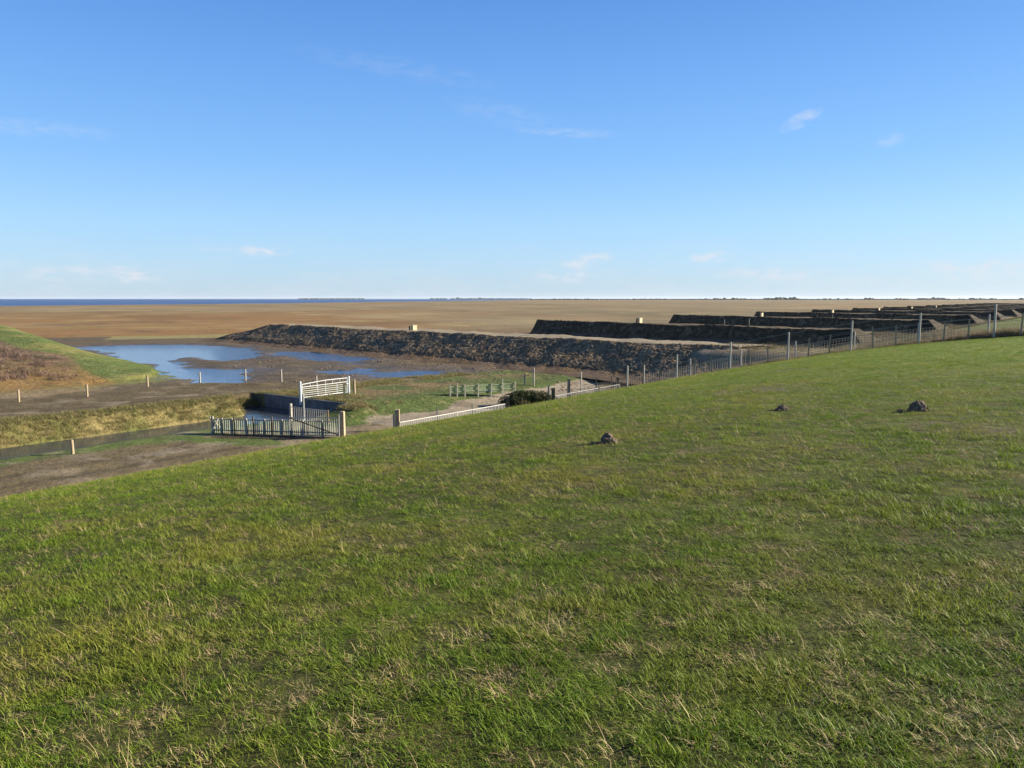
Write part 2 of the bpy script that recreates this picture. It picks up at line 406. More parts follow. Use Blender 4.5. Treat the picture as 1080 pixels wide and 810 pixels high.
# ------------------------------------------------------------- water
def water_mat(name, col, rough, bs, bd):
    m, nt, b = newmat(name); g = geo(nt)
    b.inputs['Base Color'].default_value = c4(col); b.inputs['Roughness'].default_value = rough; b.inputs['IOR'].default_value = 1.33
    bn = nt.new('ShaderNodeBump'); bn.inputs['Distance'].default_value = bd
    nt.put(bn.inputs['Height'], nt.noise(bs, 4, g, .6)); nt.put(b.inputs['Normal'], bn.outputs[0]); return m
M['pond'] = water_mat('still_water', (.02,.06,.15), .05, 2.0, .09)
M['ditch'] = water_mat('ditch_water', (.035,.042,.05), .09, 3., .015)
M['sea'] = water_mat('open_sea', (.05,.095,.20), .5, .25, 1.6)
for q, nm in zip(PONDW, ('pond_water',)*4):
    cx = sum(v.x for v in q)/len(q); cy = sum(v.y for v in q)/len(q)
    hull = [(cx+(v.x-cx)*1.15+np.sign(v.x-cx)*3, cy+(v.y-cy)*1.15+np.sign(v.y-cy)*4) for v in q]
    x0 = min(h[0] for h in hull); x1 = max(h[0] for h in hull); y0 = min(h[1] for h in hull); y1 = max(h[1] for h in hull)
    mb = MB(); mb.add([(a, b, -.05-.004*PONDW.index(q)) for a, b in ((x0,y0),(x1,y0),(x1,y1),(x0,y1))], [(0,1,2,3)])
    mb.build(nm, M['pond'], kind='structure')
mb = MB(); mb.add([(*xy(a, b), WATER) for a, b in ((-400,38.4),(26.5,38.4),(26.5,47),(32.55,47),(32.55,37.2),(26.6,37.2))], [(0,1,4,5),(1,2,3,4)])
mb.v = [(*xy(a, b), WATER) for a, b in ((-400,38.9),(26,38.9),(26,43.3),(-400,43.3),(26,38.0),(32.5,38.0),(32.5,47.2),(26,47.2))]
mb.f = [(0,1,2,3),(4,5,6,7)]
mb.build('ditch_water', M['ditch'], kind='structure')
mb = MB(); mb.v = [(*xy(a, b), -.35) for a, b in ((-16000,640),(20000,640),(20000,20000),(-16000,20000))]; mb.f = [(0,1,2,3)]
mb.build('sea', M['sea'], kind='structure')

# ------------------------------------------------------------- groynes (earth embankments)
def clod_mat(name, dark, pale, thr):
    m, nt, b = newmat(name); 
    col = nt.new('ShaderNodeAttribute', _attribute_name='Col'); g = geo(nt)
    n1 = nt.mr(nt.noise(7., 5, g, .65), .3, .7, .6, 1.4)
    vm = nt.new('ShaderNodeVectorMath', _operation='SCALE'); nt.put(vm.inputs[0], col.outputs['Color']); nt.put(vm.inputs['Scale'], n1)
    nt.put(b.inputs['Base Color'], vm.outputs[0]); b.inputs['Roughness'].default_value = .9; b.inputs['Specular IOR Level'].default_value = .15
    bn = nt.new('ShaderNodeBump'); bn.inputs['Distance'].default_value = .06; nt.put(bn.inputs['Height'], nt.noise(9., 5, g, .7)); nt.put(b.inputs['Normal'], bn.outputs[0])
    return m
M['clod'] = clod_mat('clod_covered_clay', 0, 0, 0)
def worley(u, v, seed):
    ui = np.floor(u).astype(int); vi = np.floor(v).astype(int); best = np.full(u.shape, 9.); cid = np.zeros(u.shape)
    for du in (-1, 0, 1):
        for dv in (-1, 0, 1):
            a = ui+du; b = vi+dv
            jx = _T[(a*7+seed) % 512, (b*13+3) % 512]; jy = _T[(a*11+5) % 512, (b*5+seed) % 512]
            d = (u-a-jx)**2+(v-b-jy)**2; m = d < best
            best = np.where(m, d, best); cid = np.where(m, _T[(a*3+17) % 512, (b*19+seed) % 512], cid)
    return np.sqrt(best), cid
def groyne_mesh(name, length, h, crest, near, far, endl, res, seed, clod=.16, base=(.07,.054,.04), pale=(.26,.205,.15), palef=.5, top=(.23,.19,.13), skew=0., cell=1., er=0.):
    """axis runs along +x from the root (0) to the tip; +y is the side towards the dike end of the photo (near face)"""
    w = near+crest+far
    a = np.arange(-4, length+endl, res[0]); b = np.concatenate([np.arange(0, near, res[1]), np.linspace(near, near+crest, max(4, int(crest/.5))), np.linspace(near+crest, w, 12)[1:]])
    A, B = np.meshgrid(a, b, indexing='ij')
    wob = fbm(A, B*0, 9., 3, seed)*.5
    hn = np.clip((B-wob*.6)/near, 0, 1); hf = np.clip((w-B)/far, 0, 1)
    # slightly concave near face with a flatter toe
    hn = np.where(hn < .3, hn*.55, .165+(hn-.3)*(.835/.7))
    e = np.clip((length+endl-A+fbm(A, B, 3., 3, seed+3.)*.8)/endl, 0, 1)
    e = np.clip((length+endl-A-skew*np.clip(1-B/near, 0, 1)+fbm(A, B, 3., 3, seed+3.)*.8)/endl, 0, 1)
    if er: e = np.minimum(e, np.clip((A+4)/er, 0, 1))
    H_ = h*np.minimum(np.minimum(hn, hf), e)
    crestm = (B > near-.1) & (B < near+crest+.1) & (e >= 1)
    d, cid = worley(A/(.42*cell), B/(.34*cell), seed); d2, cid2 = worley(A/.9+5, B/.8, seed+9)
    bump = (np.clip(1-d, 0, 1)**1.0*clod*(.4+1.2*cid)+np.clip(.9-d2, 0, 1)*clod*.8)
    face = np.where(crestm, .12, 1.)*ss(.05, .25, H_/h+.04)+.12
    Zz = H_+bump*face+fbm(A, B, 2.5, 3, seed+1.)*.16+fbm(A, B, 11., 3, seed+2.)*.07*(H_/h)-.10
    rimN = ss(.1, .2, hn)*1.
    col = np.repeat(L(base), A.size, 0)
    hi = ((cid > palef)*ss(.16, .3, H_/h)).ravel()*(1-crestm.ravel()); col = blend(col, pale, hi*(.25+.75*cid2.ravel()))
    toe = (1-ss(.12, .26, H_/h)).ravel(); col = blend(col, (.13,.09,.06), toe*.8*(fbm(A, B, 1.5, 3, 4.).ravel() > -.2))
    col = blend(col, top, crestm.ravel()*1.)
    if er: col = blend(col, (.035,.027,.015), (A < 2).ravel().astype(float)*.9)  # shade painted onto the root end, darkening its sunlit face
    VV = np.stack([A.ravel(), (near+crest/2-B).ravel()*-1, Zz.ravel()], 1)
    ii = np.arange(A.size).reshape(A.shape)
    q = np.stack([ii[:-1, :-1], ii[1:, :-1], ii[1:, 1:], ii[:-1, 1:]], -1).reshape(-1, 4)
    o = fast_mesh(name, VV, q, M['clod']); setcol(o, np.concatenate([col, np.ones((len(col), 1))], 1)); return o
def frame(o, root, flip=False):
    # local +x = GD ; local +y must point away from the camera (far side): B grows to far side
    o.matrix_world = Matrix.Translation(root) @ Matrix(((GD.x, GD.y, 0, 0), (GD.y, -GD.x, 0, 0), (0, 0, 1, 0), (0, 0, 0, 1)))
r1, L1 = root_of(tip1, 28.5)
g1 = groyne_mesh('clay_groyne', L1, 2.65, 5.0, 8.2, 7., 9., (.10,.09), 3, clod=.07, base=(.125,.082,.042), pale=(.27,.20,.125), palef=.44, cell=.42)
# local handedness: y axis is to the right of the axis direction (far side)
off = Vector((GD.y, -GD.x, 0))
frame(g1, r1+off*2.5)
tag(g1, 'nearest and longest clod-covered clay groyne running out beside the ponds', 'groyne', 'clay groynes running out from the dike')
r2, L2 = root_of(tip2, 30.5)
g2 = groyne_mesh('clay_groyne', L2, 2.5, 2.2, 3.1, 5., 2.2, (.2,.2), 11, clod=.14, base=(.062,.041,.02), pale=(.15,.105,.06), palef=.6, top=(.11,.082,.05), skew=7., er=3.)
ordn = ['second', 'third', 'fourth', 'fifth', 'sixth', 'seventh', 'eighth', 'ninth']
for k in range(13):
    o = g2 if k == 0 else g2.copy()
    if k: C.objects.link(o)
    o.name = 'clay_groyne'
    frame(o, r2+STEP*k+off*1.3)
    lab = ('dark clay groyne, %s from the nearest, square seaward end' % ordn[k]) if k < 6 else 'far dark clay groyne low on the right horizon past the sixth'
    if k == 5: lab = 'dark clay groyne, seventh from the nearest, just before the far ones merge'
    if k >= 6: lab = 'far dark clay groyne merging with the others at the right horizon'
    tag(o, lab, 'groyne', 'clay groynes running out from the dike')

# cream instrument boxes on the crests
def box_thing(loc, sc, lab, rz):
    r = empty('marker_box', loc, rz, label=lab, cat='box', group='cream boxes on the groyne crests')
    MB().box((0,0,.42), (.72,.6,.84)).build('body', M['box'], r)
    MB().box((0,0,.88), (.82,.7,.07)).build('lid', M['box'], r)
    MB().box((-.1,0,-.06), (1.0,.9,.12)).build('footing', M['dark_wood'], r)
    mb = MB()
    mb.box((-.75,0,.35), (.12,.4,.9), 0); mb.build('back_board', M['dark_wood'], r)
    r.scale = (sc,)*3
    return r
bx1 = P(450, 348, 2.6)
t1 = (bx1-tip1).dot(-GD)
def crest_pt(tip, dist_, z=2.55): q = tip-GD*dist_; return Vector((q.x, q.y, z))
box_thing(crest_pt(tip1, (Vector((bx1.x, bx1.y, 0))-tip1).dot(-GD), 2.55)+off*1.5, .78, 'largest cream box on the nearest groyne, left of all others', R(38))
bt = [P(636,341,2.6)] 
d2 = (Vector((bt[0].x, bt[0].y, 0))-tip2).dot(-GD)
labs = ['cream box on the second groyne crest', 'cream box on the third groyne crest', 'cream box on the fourth groyne crest', 'cream box on the fifth groyne crest', 'tiny cream box on the sixth groyne crest', 'tiny cream box on the seventh groyne crest']
for k in range(6):
    box_thing(crest_pt(tip2+STEP*k, d2, 2.5)+off*.8, .9, labs[k], R(38))

# ------------------------------------------------------------- posts and fences
def post_mesh(h, w, mat, name, parent=None, round_=False, lean=0., taper=.9):
    mb = MB()
    if round_:
        mb.tube((0,0,-.3), (lean,0,h), w/2, w/2*taper, 9); mb.tube((lean,0,h), (lean,0,h+.02), w/2*taper, w/2*.6, 9)
    else:
        w2 = w*taper
        vs = [(-w/2,-w/2,-.3),(w/2,-w/2,-.3),(w/2,w/2,-.3),(-w/2,w/2,-.3)]
        vs += [(sx*w2/2+lean, sy*w2/2, h-.03) for sx, sy in ((-1,-1),(1,-1),(1,1),(-1,1))]
        vs += [(sx*w2*.36+lean, sy*w2*.36, h) for sx, sy in ((-1,-1),(1,-1),(1,1),(-1,1))]
        mb.add(vs, [(3,2,1,0),(8,9,10,11)]+[(i+j*4, (i+1) % 4+j*4, (i+1) % 4+4+j*4, i+4+j*4) for j in (0,1) for i in range(4)])
    return mb.build(name, mat, parent)
def lone(u, vt, vb, w, mat, lab, cat='post', name='marker_post', group=None, round_=True, loc=None):
    q = loc or hitz(u, vb); h = (vb-vt)/F*q.y
    o = post_mesh(h, w, mat, name, round_=round_, lean=random.uniform(-.02, .02)); o.location = q
    # insulator / staple detail
    ins = MB().box((0, -w/2-.02, h*.82), (.05,.05,.06)).build('insulator', M['dark_wood'], o)
    return tag(o, lab, cat, group)
G1 = 'marker posts along the track and pond'
lone(20, 410, 423, .14, M['wood'], 'leftmost short wooden post at the foot of the brown mound', group=G1)
lone(92, 405, 418, .15, M['wood'], 'second wooden post from the left at the mound foot', group=G1)
lone(156, 396, 408, .15, M['wood'], 'wooden post at the right tip of the grassy mound', group=G1)
lone(211, 391, 403, .14, M['concrete_post'], 'pale post standing before the left end of the large pond', group=G1)
lone(259, 389, 401, .13, M['concrete_post'], 'pale post at the right end of the large pond', group=G1)
lone(297, 391, 404, .13, M['concrete_post'], 'pale post on open mud between pond and white gate', group=G1)
lone(334, 396, 410, .13, M['concrete_post'], 'slim pale post rising just behind the white gate', group=G1)
lone(374, 401, 416, .17, M['wood'], 'brown wooden post right of the white gate', group=G1)
lone(77, 464, 479, .15, M['wood'], 'short wooden stake at the near edge of the ditch', name='stake', cat='stake')
lone(553, 395, 406, .13, M['concrete_post'], 'short pale post left of the taller pole above the bush', group=G1)
lone(563, 388, 407, .12, M['concrete_post'], 'tall thin pale pole above the dark bush', group=G1)
G2 = 'thin poles on the ground between the groynes'
for u, vt, vb, lb in ((633,345,353,'short striped pole before the second groyne'),(764,337,343,'thin pole near the third groyne, left of a taller one'),(790,336,344,'taller thin pole between the second and third groynes'),(862,332,337,'far thin pole before the fourth groyne, left one'),(878,331,337,'far thin pole before the fourth groyne, right one')):
    q = P(u, vb, .8 if u > 700 else .2); 
    h = (vb-vt)/F*q.y
    o = MB().tube((0,0,-1.), (0,0,h), .07, .06).build('pole', M['concrete_post']); o.location = q
    if u == 633:
        MB().tube((0,0,h*.45), (0,0,h*.62), .08, .08).build('band', M['red'], o)
    tag(o, lb, 'pole', G2)

def vbar(mb, a, b, w, h0, h1, n, th=.03, top=None):
    for i in range(n):
        f = (i+.5)/n; q = a.lerp(b, f)
        j = random.uniform(-.03, .03)
        mb.box((q.x, q.y, q.z+(h0+h1)/2+j/2), (w, th, h1-h0+j), math.atan2(b.y-a.y, b.x-a.x))
# near slatted fence across the ditch mouth
a0 = P(225, 457.5, -.62); b0 = P(360, 461, -.62); a0.z = -.62; b0.z = -.62
rt = empty('sheep_fence', a0, label='low bleached slatted fence ending in a thick wooden post, beside the ditch head', cat='fence')
d0 = b0-a0; L0 = d0.length; ang0 = math.atan2(d0.y, d0.x); rt.rotation_euler.z = ang0
def lp(f, z=0.): return Vector((L0*f, 0, z))
for i, f in enumerate([0, .07, .15, .27, .40, .54, .70, .86]):
    o = post_mesh(.85 if i else .95, .10, M['slat'] if i % 3 else M['concrete_post'], 'post', rt, lean=random.uniform(-.05, .05)); o.location = lp(f); 
for i, f in enumerate([.18, .33, .47, .62]):
    o = post_mesh(1.0, .07, M['dark_wood'], 'stake', rt, lean=random.uniform(-.03, .03)); o.location = lp(f)+Vector((0,-.1,0))
mb = MB(); mb.box((L0*.5, .04, .78), (L0, .05, .06)); mb.box((L0*.5, .04, .2), (L0, .05, .06)); mb.build('rail', M['slat'], rt)
mb = MB()
for i in range(62):
    f = (i+.5)/62; h = .74+random.uniform(-.06, .04); mb.box((L0*f, .085, .05+h/2), (random.uniform(.045, .075), .02, h), random.uniform(-.08, .08))
mb.build('slats', M['algae'], rt)
o = post_mesh(1.35, .25, M['wood'], 'end_post', rt); o['label'] = 'thick sunlit wooden end post'; o.location = lp(1.01)
mb = MB(); mb.tube((L0*-.02,-.1,.9), (L0*.05,.5,.05), .05); mb.tube((L0*.05,-.1,.85), (L0*.02,-.5,.05), .05); mb.build('brace', M['slat'], rt)
# hanging gate in front of its right half with a diagonal brace
rt = empty('tube_gate', a0.lerp(b0, .62)+Vector((0,-.35,.02)), ang0, label='dark thin-barred gate with a diagonal brace leaning on the slatted fence', cat='gate')
W = L0*.375; mb = MB(); mb.tube((0,0,.08), (0,0,1.05), .025); mb.tube((W,0,.08), (W,0,1.2), .03); mb.tube((0,0,1.0), (W,0,1.05), .025); mb.tube((0,0,.1), (W,0,.1), .025); mb.build('frame', M['galv'], rt)
MB().tube((0,-.02,.98), (W,-.02,.14), .028).build('brace', M['dark_wood'], rt)
mb = MB()
for i in range(1, 22): mb.tube((W*i/22,0,.1), (W*i/22,0,1.02), .011, n=5)
mb.build('bars', M['galv'], rt)
# slim pole by it and the far short panel
q = hitz(321, 458); q = P(321, 457, -.62); o = post_mesh(2.1, .09, M['galv'], 'pole', round_=True); o.location = q
MB().tube((0,0,1.55), (0,0,1.6), .06).build('collar', M['galv'], o)
tag(o, 'tallest slim grey pole behind the slatted fence', 'pole')
q0 = P(307, 443, -.6); q1 = P(346, 447, -.6)
rt = empty('picket_panel', q0, math.atan2((q1-q0).y, (q1-q0).x), label='short grey picket panel in front of the dark head wall', cat='fence'); W = (q1-q0).length
o = post_mesh(.98, .14, M['concrete_post'], 'post', rt)
o = post_mesh(.8, .1, M['dark_wood'], 'post', rt); o.location.x = W
mb = MB(); mb.tube((0,0,.8), (W,0,.72), .025); mb.tube((0,0,.15), (W,0,.12), .025); mb.build('rail', M['galv'], rt)
mb = MB()
for i in range(1, 20): mb.tube((W*i/20,0,.05), (W*i/20,0,.78), .014, n=5)
mb.build('pickets', M['galv'], rt)

# white field gate
a = P(317, 422, 0); b = P(368, 415.5, 0); a.z = gz(a.x, a.y+.3)*0; b.z = 0
W = (b-a).length; rt = empty('field_gate', a, math.atan2((b-a).y, (b-a).x), label='white tubular field gate with seven bars between two white posts', cat='gate')
for xx, hh in ((0, 1.2), (W, 1.22)):
    o = post_mesh(hh, .17, M['white'], 'post', rt, round_=True); o.location.x = xx
mb = MB(); x0, x1 = .16, W-.14
mb.tube((x0,0,.15), (x0,0,1.02), .026); mb.tube((x1,0,.15), (x1,0,1.14), .026); mb.tube((x0,0,1.0), (W*.5,0,1.12), .026); mb.tube((W*.5,0,1.12), (x1,0,1.12), .026)
mb.tube((x0,0,.15), (x1,0,.15), .026); mb.build('frame', M['white'], rt)
mb = MB()
for h in (.3,.43,.56,.70): mb.tube((x0,0,h), (x1,0,h), .015, n=6)
mb.tube((x0,0,.82), (x1,0,.86), .022); mb.build('bars', M['white'], rt)
for f, za, zb in ((.17,.83,1.1),(.5,.15,1.12),(.66,.83,1.1),(.83,.83,1.1),(.33,.15,.85),(.76,.15,.85)):
    MB().tube((x0+(x1-x0)*f,0,za), (x0+(x1-x0)*f,0,zb), .022, n=6).build('upright', M['white'], rt)
MB().tube((W-.1,-.05,.72), (W-.35,-.05,.72), .03).build('latch', M['white'], rt)

# head wall of the ditch: corrugated sheet piling
w0 = Vector((*xy(32.45, 37.0), 0)); w1 = Vector((*xy(32.45, 46.4), 0)); dv = (w1-w0); Lw = dv.length
rt = empty('head_wall', w0, math.atan2(dv.y, dv.x), label='dark corrugated sheet-pile head wall closing the ditch', cat='wall')
mb = MB(); nseg = 44; vs = []; fs = []
for i in range(nseg+1):
    xx = Lw*i/nseg; yy = .0+(.10 if (i//2) % 2 else .0)
    vs += [(xx, yy+.02, -1.6), (xx, yy+.02, .02)]
for i in range(nseg): fs.append((2*i, 2*i+2, 2*i+3, 2*i+1))
mb.add(vs, fs); o = mb.build('piling', M['sheet'], rt)
sol = o.modifiers.new('thick', 'SOLIDIFY'); sol.thickness = .03
mb = MB(); mb.box((Lw/2, .02, .02), (Lw, .2, .10)); mb.build('cap_beam', M['sheet'], rt)

# hurdles along the path
def hurdle(a, b, h, mat, lab, npk, group, name='hurdle_gate'):
    W = (b-a).length; rt = empty(name, a, math.atan2((b-a).y, (b-a).x), label=lab, cat='gate', group=group)
    dz = b.z-a.z
    mb = MB(); mb.tube((0,0,h), (W,0,h+dz), .024); mb.tube((0,0,.1), (W,0,.1+dz), .025); mb.tube((0,0,.02), (0,0,h+.05), .03); mb.tube((W,0,.02+dz), (W,0,h+.05+dz), .03); mb.build('frame', mat, rt)
    mb = MB()
    for i in range(1, npk): f = i/npk; mb.tube((W*f,0,.1+dz*f), (W*f,0,h+dz*f), .022, n=5)
    mb.build('bars', mat, rt); return rt
def PF(u, v, zt, h):  # fence top seen at (u, v), top height zt -> base point
    q = P(u, v, zt); return Vector((q.x, q.y, zt-h))
G3 = 'pale hurdles along the path'
ha = PF(422, 445.5, -.16, .72); hb = PF(533, 426, -.16, .72); hm_ = ha.lerp(hb, .5)
hurdle(ha, hm_.lerp(ha, .01), .72, M['hurdle'], 'left pale hurdle on the path, next to the brown wooden gate post', 32, G3)
hurdle(hm_, hb, .72, M['hurdle'], 'right pale hurdle on the path, reaching the dark gate post', 32, G3)
def bigpost(u, vt, q, w, mat, lab, h=None, capm=None, round_=False):
    h = h or 1.1; ztop = None
    o = post_mesh(h, w, mat, 'gate_post', round_=round_); o.location = q
    if capm: MB().box((0,0,h+.03), (w*1.05, w*1.05, .1)).build('cap', capm, o)
    return tag(o, lab, 'post')
def base_for(u, vt, depth, h):
    q = P(u, vt, 0); a_ = (u-540)/F; b_ = (405-vt)/F; cc, s0 = math.cos(PITCH), math.sin(PITCH); t_ = depth/(cc+b_*s0)
    return Vector((a_*t_, depth, EYE+(-s0+b_*cc)*t_-h))
bigpost(419, 433, base_for(419, 433.5, ha.y+.1, 1.35), .24, M['wood'], 'brown wooden gate post at the left end of the hurdles', 1.35, capm=M['wood'])
o = bigpost(415.5, 437, base_for(415.3, 437, ha.y, 1.1), .1, M['concrete_post'], 'thin pale post touching the brown wooden gate post', 1.1)
bigpost(535, 418, base_for(535.3, 418.5, hb.y+.1, 1.2), .24, M['dark_wood'], 'dark knobbly gate post at the right end of the hurdles', 1.2, capm=M['wood'])
# small pickets rising behind the hurdles
for u, vt, lb in ((461,428.5,'thin pale stake behind the left hurdle'), (498,425.5,'thin pale stake behind the right hurdle')):
    q = base_for(u, vt, ha.y*(1-(u-421)/112)+hb.y*((u-421)/112)+.3, 1.1)
    o = post_mesh(1.1, .07, M['concrete_post'], 'stake'); o.location = q; tag(o, lb, 'stake')

# algae-green net fence right of centre
a = P(475, 416, 0); b = P(543, 412, 0); a.z = b.z = -.05; W = (b-a).length
rt = empty('net_fence', a, math.atan2((b-a).y, (b-a).x), label='greenish boarded fence on pale posts beyond the lawn, left of the bush', cat='fence')
for f, hh in ((0,.85),(.1,.9),(.22,.78),(.42,.8),(.62,.75),(.8,1.05),(1,.8)):
    o = post_mesh(hh*.9, .075, M['slat'], 'post', rt, lean=random.uniform(-.04,.04)); o.location.x = W*f
mb = MB()
for i in range(60):
    h = .58+random.uniform(-.08,.05); mb.box((W*(i+.5)/60, .08, .03+h/2), (.04,.02,h), random.uniform(-.1,.1))
mb.build('slats', M['net'], rt)
mb = MB(); mb.box((W/2,.05,.55), (W,.04,.05)); mb.box((W/2,.05,.2), (W,.04,.05)); mb.build('rail', M['net'], rt)

# gate right of the bush
ga = base_for(586, 417.5, 52.0, .9); gb = base_for(653, 405.5, 56.0, .9)
hurdle(ga, gb, .9, M['galv'], 'grey hurdle right of the bush, joining the wire fence', 26, None)
bigpost(578, 406, base_for(578.5, 406, 52.2, 1.3), .11, M['concrete_post'], 'pale square post between bush and grey hurdle', 1.3)
bigpost(583, 410, base_for(583.5, 410, 51.9, 1.2), .24, M['dark_wood'], 'short dark post with a yellow lichen top', 1.2, capm=M['wood'])
bigpost(600, 399, base_for(600, 399, 56.5, 1.5), .22, M['wood'], 'brown wooden post behind the grey hurdle', 1.5)
bigpost(651, 398, base_for(651.5, 398, 57.5, 1.2), .2, M['dark_wood'], 'dark stub post at the right end of the grey hurdle', 1.2)

# two parallel wire fences climbing the dike
def fence_row(pts, h, lab, matp, shorts=True):
    base = [Vector((x_, y_, gz(x_, y_))) for x_, y_ in pts]
    rt = empty('wire_fence', base[0], label=lab, cat='fence', group='wire fences climbing the dike')
    o0 = base[0]; prot = post_mesh(h, .11, matp, 'post', rt, round_=True)
    for i, q in enumerate(base):
        o = prot if i == 0 else prot.copy()
        if i: C.objects.link(o); o.parent = rt
        o.name = 'post'; o.location = q-o0; o.rotation_euler = (random.uniform(-.02,.02), random.uniform(-.025,.025), random.uniform(-.3,.3)); o.scale.z = random.uniform(.95, 1.05)
    pr2 = None; wires = MB(); top = MB()
    for i in range(len(base)-1):
        A_, B_ = base[i]-o0, base[i+1]-o0
        for k in (1, 2) if shorts else ():
            f = k/3; q = A_.lerp(B_, f); wq = q+o0; q.z = gz(wq.x, wq.y)-o0.z
            if pr2 is None: pr2 = post_mesh(h*.68, .07, M['wood'], 'picket', rt); o = pr2
            else: o = pr2.copy(); C.objects.link(o); o.parent = rt
            o.name = 'picket'; o.location = q; o.scale.z = random.uniform(.85, 1.1); o.rotation_euler = (random.uniform(-.04,.04),)*3
        for hh in (.12,.25,.38,.52,.68,.84): wires.tube(A_+Vector((0,0,hh)), B_+Vector((0,0,hh)), .008, n=4, cap=False)
        nv = 22
        for j in range(nv): q = A_.lerp(B_, j/nv); wires.tube(q+Vector((0,0,.1)), q+Vector((0,0,.85)), .006, n=4, cap=False)
        for hh in (1.12, h-.12): top.tube(A_+Vector((0,0,hh)), B_+Vector((0,0,hh)), .007, n=4, cap=False)
    wires.build('wire_netting', M['wire'], rt); top.build('strand_wire', M['wire'], rt)
    return rt
fence_row([(5+3*k, 57-2*k) for k in range(-0, 12)], 1.75, 'nearer tall wire fence with pale posts at the edge of the green field', M['fence_post'])
fence_row([(9.9+3.05*k, 59.6-2.06*k) for k in range(0, 11)], 1.5, 'second wire fence just behind the first, across the grassy lane', M['fence_post'], shorts=False)

# ------------------------------------------------------------- molehills
def molehill(u, v, w, h, lab, seed):
    q = hitz(u, v); bm = bmesh.new(); bmesh.ops.create_icosphere(bm, subdivisions=4, radius=1)
    for vv in bm.verts:
        n_ = mnoise.fractal(vv.co*2.2+Vector((seed*5.1,0,0)), 1., 2.1, 4)*.26+mnoise.noise(vv.co*9+Vector((seed,0,0)))*.09
        k = (1+n_); vv.co = Vector((vv.co.x*w/2*k, vv.co.y*w/2*k, max(-.3, vv.co.z)*h*k))
    me = bpy.data.meshes.new('molehill'); bm.to_mesh(me); bm.free(); me.materials.append(M['earth'])
    o = bpy.data.objects.new('molehill', me); C.objects.link(o); o.location = q
    mb = MB()
    for i in range(26):
        a = random.uniform(0, 6.283); r = w*random.uniform(.5, 1.25); s_ = random.uniform(.008, .025); cx, cy = r*math.cos(a), r*math.sin(a)
        zc = gz(q.x+cx, q.y+cy)-q.z+.02; vs = [(cx+s_*random.uniform(.6,1.4)*k[0], cy+s_*random.uniform(.6,1.4)*k[1], zc+s_*k[2]) for k in ((1,0,0),(0,1,0),(-1,0,0),(0,-1,0),(0,0,1),(0,0,-1))]
        mb.add(vs, [(0,1,4),(1,2,4),(2,3,4),(3,0,4),(1,0,5),(2,1,5),(3,2,5),(0,3,5)])
    mb.build('crumbs', M['earth'], o, kind='stuff')
    return tag(o, lab, 'molehill', 'molehills on the dike grass')
molehill(641, 467.5, .21, .13, 'dark molehill in the middle of the green slope, nearest of the three', 1)
molehill(968, 433.5, .26, .17, 'largest molehill, at the right above a worn earth patch', 2)
molehill(825, 433, .2, .09, 'smallest flat pale molehill, between the other two', 3)

# ------------------------------------------------------------- scattered vegetation
def blades_mesh(name, n, rad, h, w, lean, mat, hj=.4, flat=0.):
    vs = []; fs = []
    for i in range(n):
        a = random.uniform(0, 6.283); r = rad*math.sqrt(random.random()); bx, by = r*math.cos(a), r*math.sin(a)
        th = random.uniform(0, 6.283); L_ = h*random.uniform(1-hj, 1+hj); ln = lean*random.uniform(.3, 1.5)+flat
        dx, dy = math.cos(th), math.sin(th); px_, py_ = -dy, dx; ww = w*random.uniform(.7, 1.3); o = len(vs)
        for k in range(3):
            f = k/3; hh = L_*(f*math.cos(min(1.5, ln*f))); out = L_*f*math.sin(min(1.5, ln*(.4+f)))
            wk = ww*(1-.35*f)/2
            vs += [(bx+dx*out-px_*wk, by+dy*out-py_*wk, hh-.004), (bx+dx*out+px_*wk, by+dy*out+py_*wk, hh-.004)]
        f = 1.; vs.append((bx+dx*L_*math.sin(min(1.5, ln*1.4)), by+dy*L_*math.sin(min(1.5, ln*1.4)), max(.004, L_*math.cos(min(1.5, ln)))))
        fs += [(o,o+1,o+3,o+2), (o+2,o+3,o+5,o+4), (o+4,o+5,o+6)]
    me = bpy.data.meshes.new(name); me.from_pydata(vs, [], fs); me.materials.append(mat); me.update()
    return bpy.data.objects.new(name, me)
def blade_mat(name, c1, c2, c3, psc=.5, trans=.35):
    m, nt, b = newmat(name); g = geo(nt); oi = nt.new('ShaderNodeObjectInfo').outputs['Random']
    pn = nt.noise(psc, 4, g, .6)
    c = nt.mix(nt.mr(oi, 0, 1), c4(c1), c4(c2)); c = nt.mix(nt.mr(pn, .45, .68), c, c4(c3))
    b.inputs['Roughness'].default_value = .6; b.inputs['Specular IOR Level'].default_value = .25
    nt.put(b.inputs['Base Color'], c)
    tr = nt.new('ShaderNodeBsdfTranslucent'); nt.put(tr.inputs['Color'], c)
    mx = nt.new('ShaderNodeMixShader'); mx.inputs[0].default_value = trans
    nt.l.new(b.outputs[0], mx.inputs[1]); nt.l.new(tr.outputs[0], mx.inputs[2]); nt.l.new(mx.outputs[0], nt.n['Material Output'].inputs[0])
    return m
M['blade'] = blade_mat('grass_blade', (.078,.145,.008), (.195,.262,.018), (.24,.24,.035))
M['straw'] = blade_mat('dry_straw', (.34,.25,.11), (.46,.37,.18), (.22,.15,.07), 1.2, .2)
M['reed'] = blade_mat('bank_tussock', (.23,.19,.08), (.14,.15,.045), (.26,.20,.095), .8, .3)
M['heather'] = blade_mat('dead_heath', (.17,.11,.08), (.24,.16,.12), (.10,.07,.045), .8, .15)
M['berm'] = blade_mat('berm_weeds', (.13,.10,.055), (.10,.095,.03), (.17,.13,.075), .3, .25)
M['verge'] = blade_mat('dead_verge_grass', (.30,.23,.13), (.22,.165,.09), (.17,.16,.06), .4, .3)
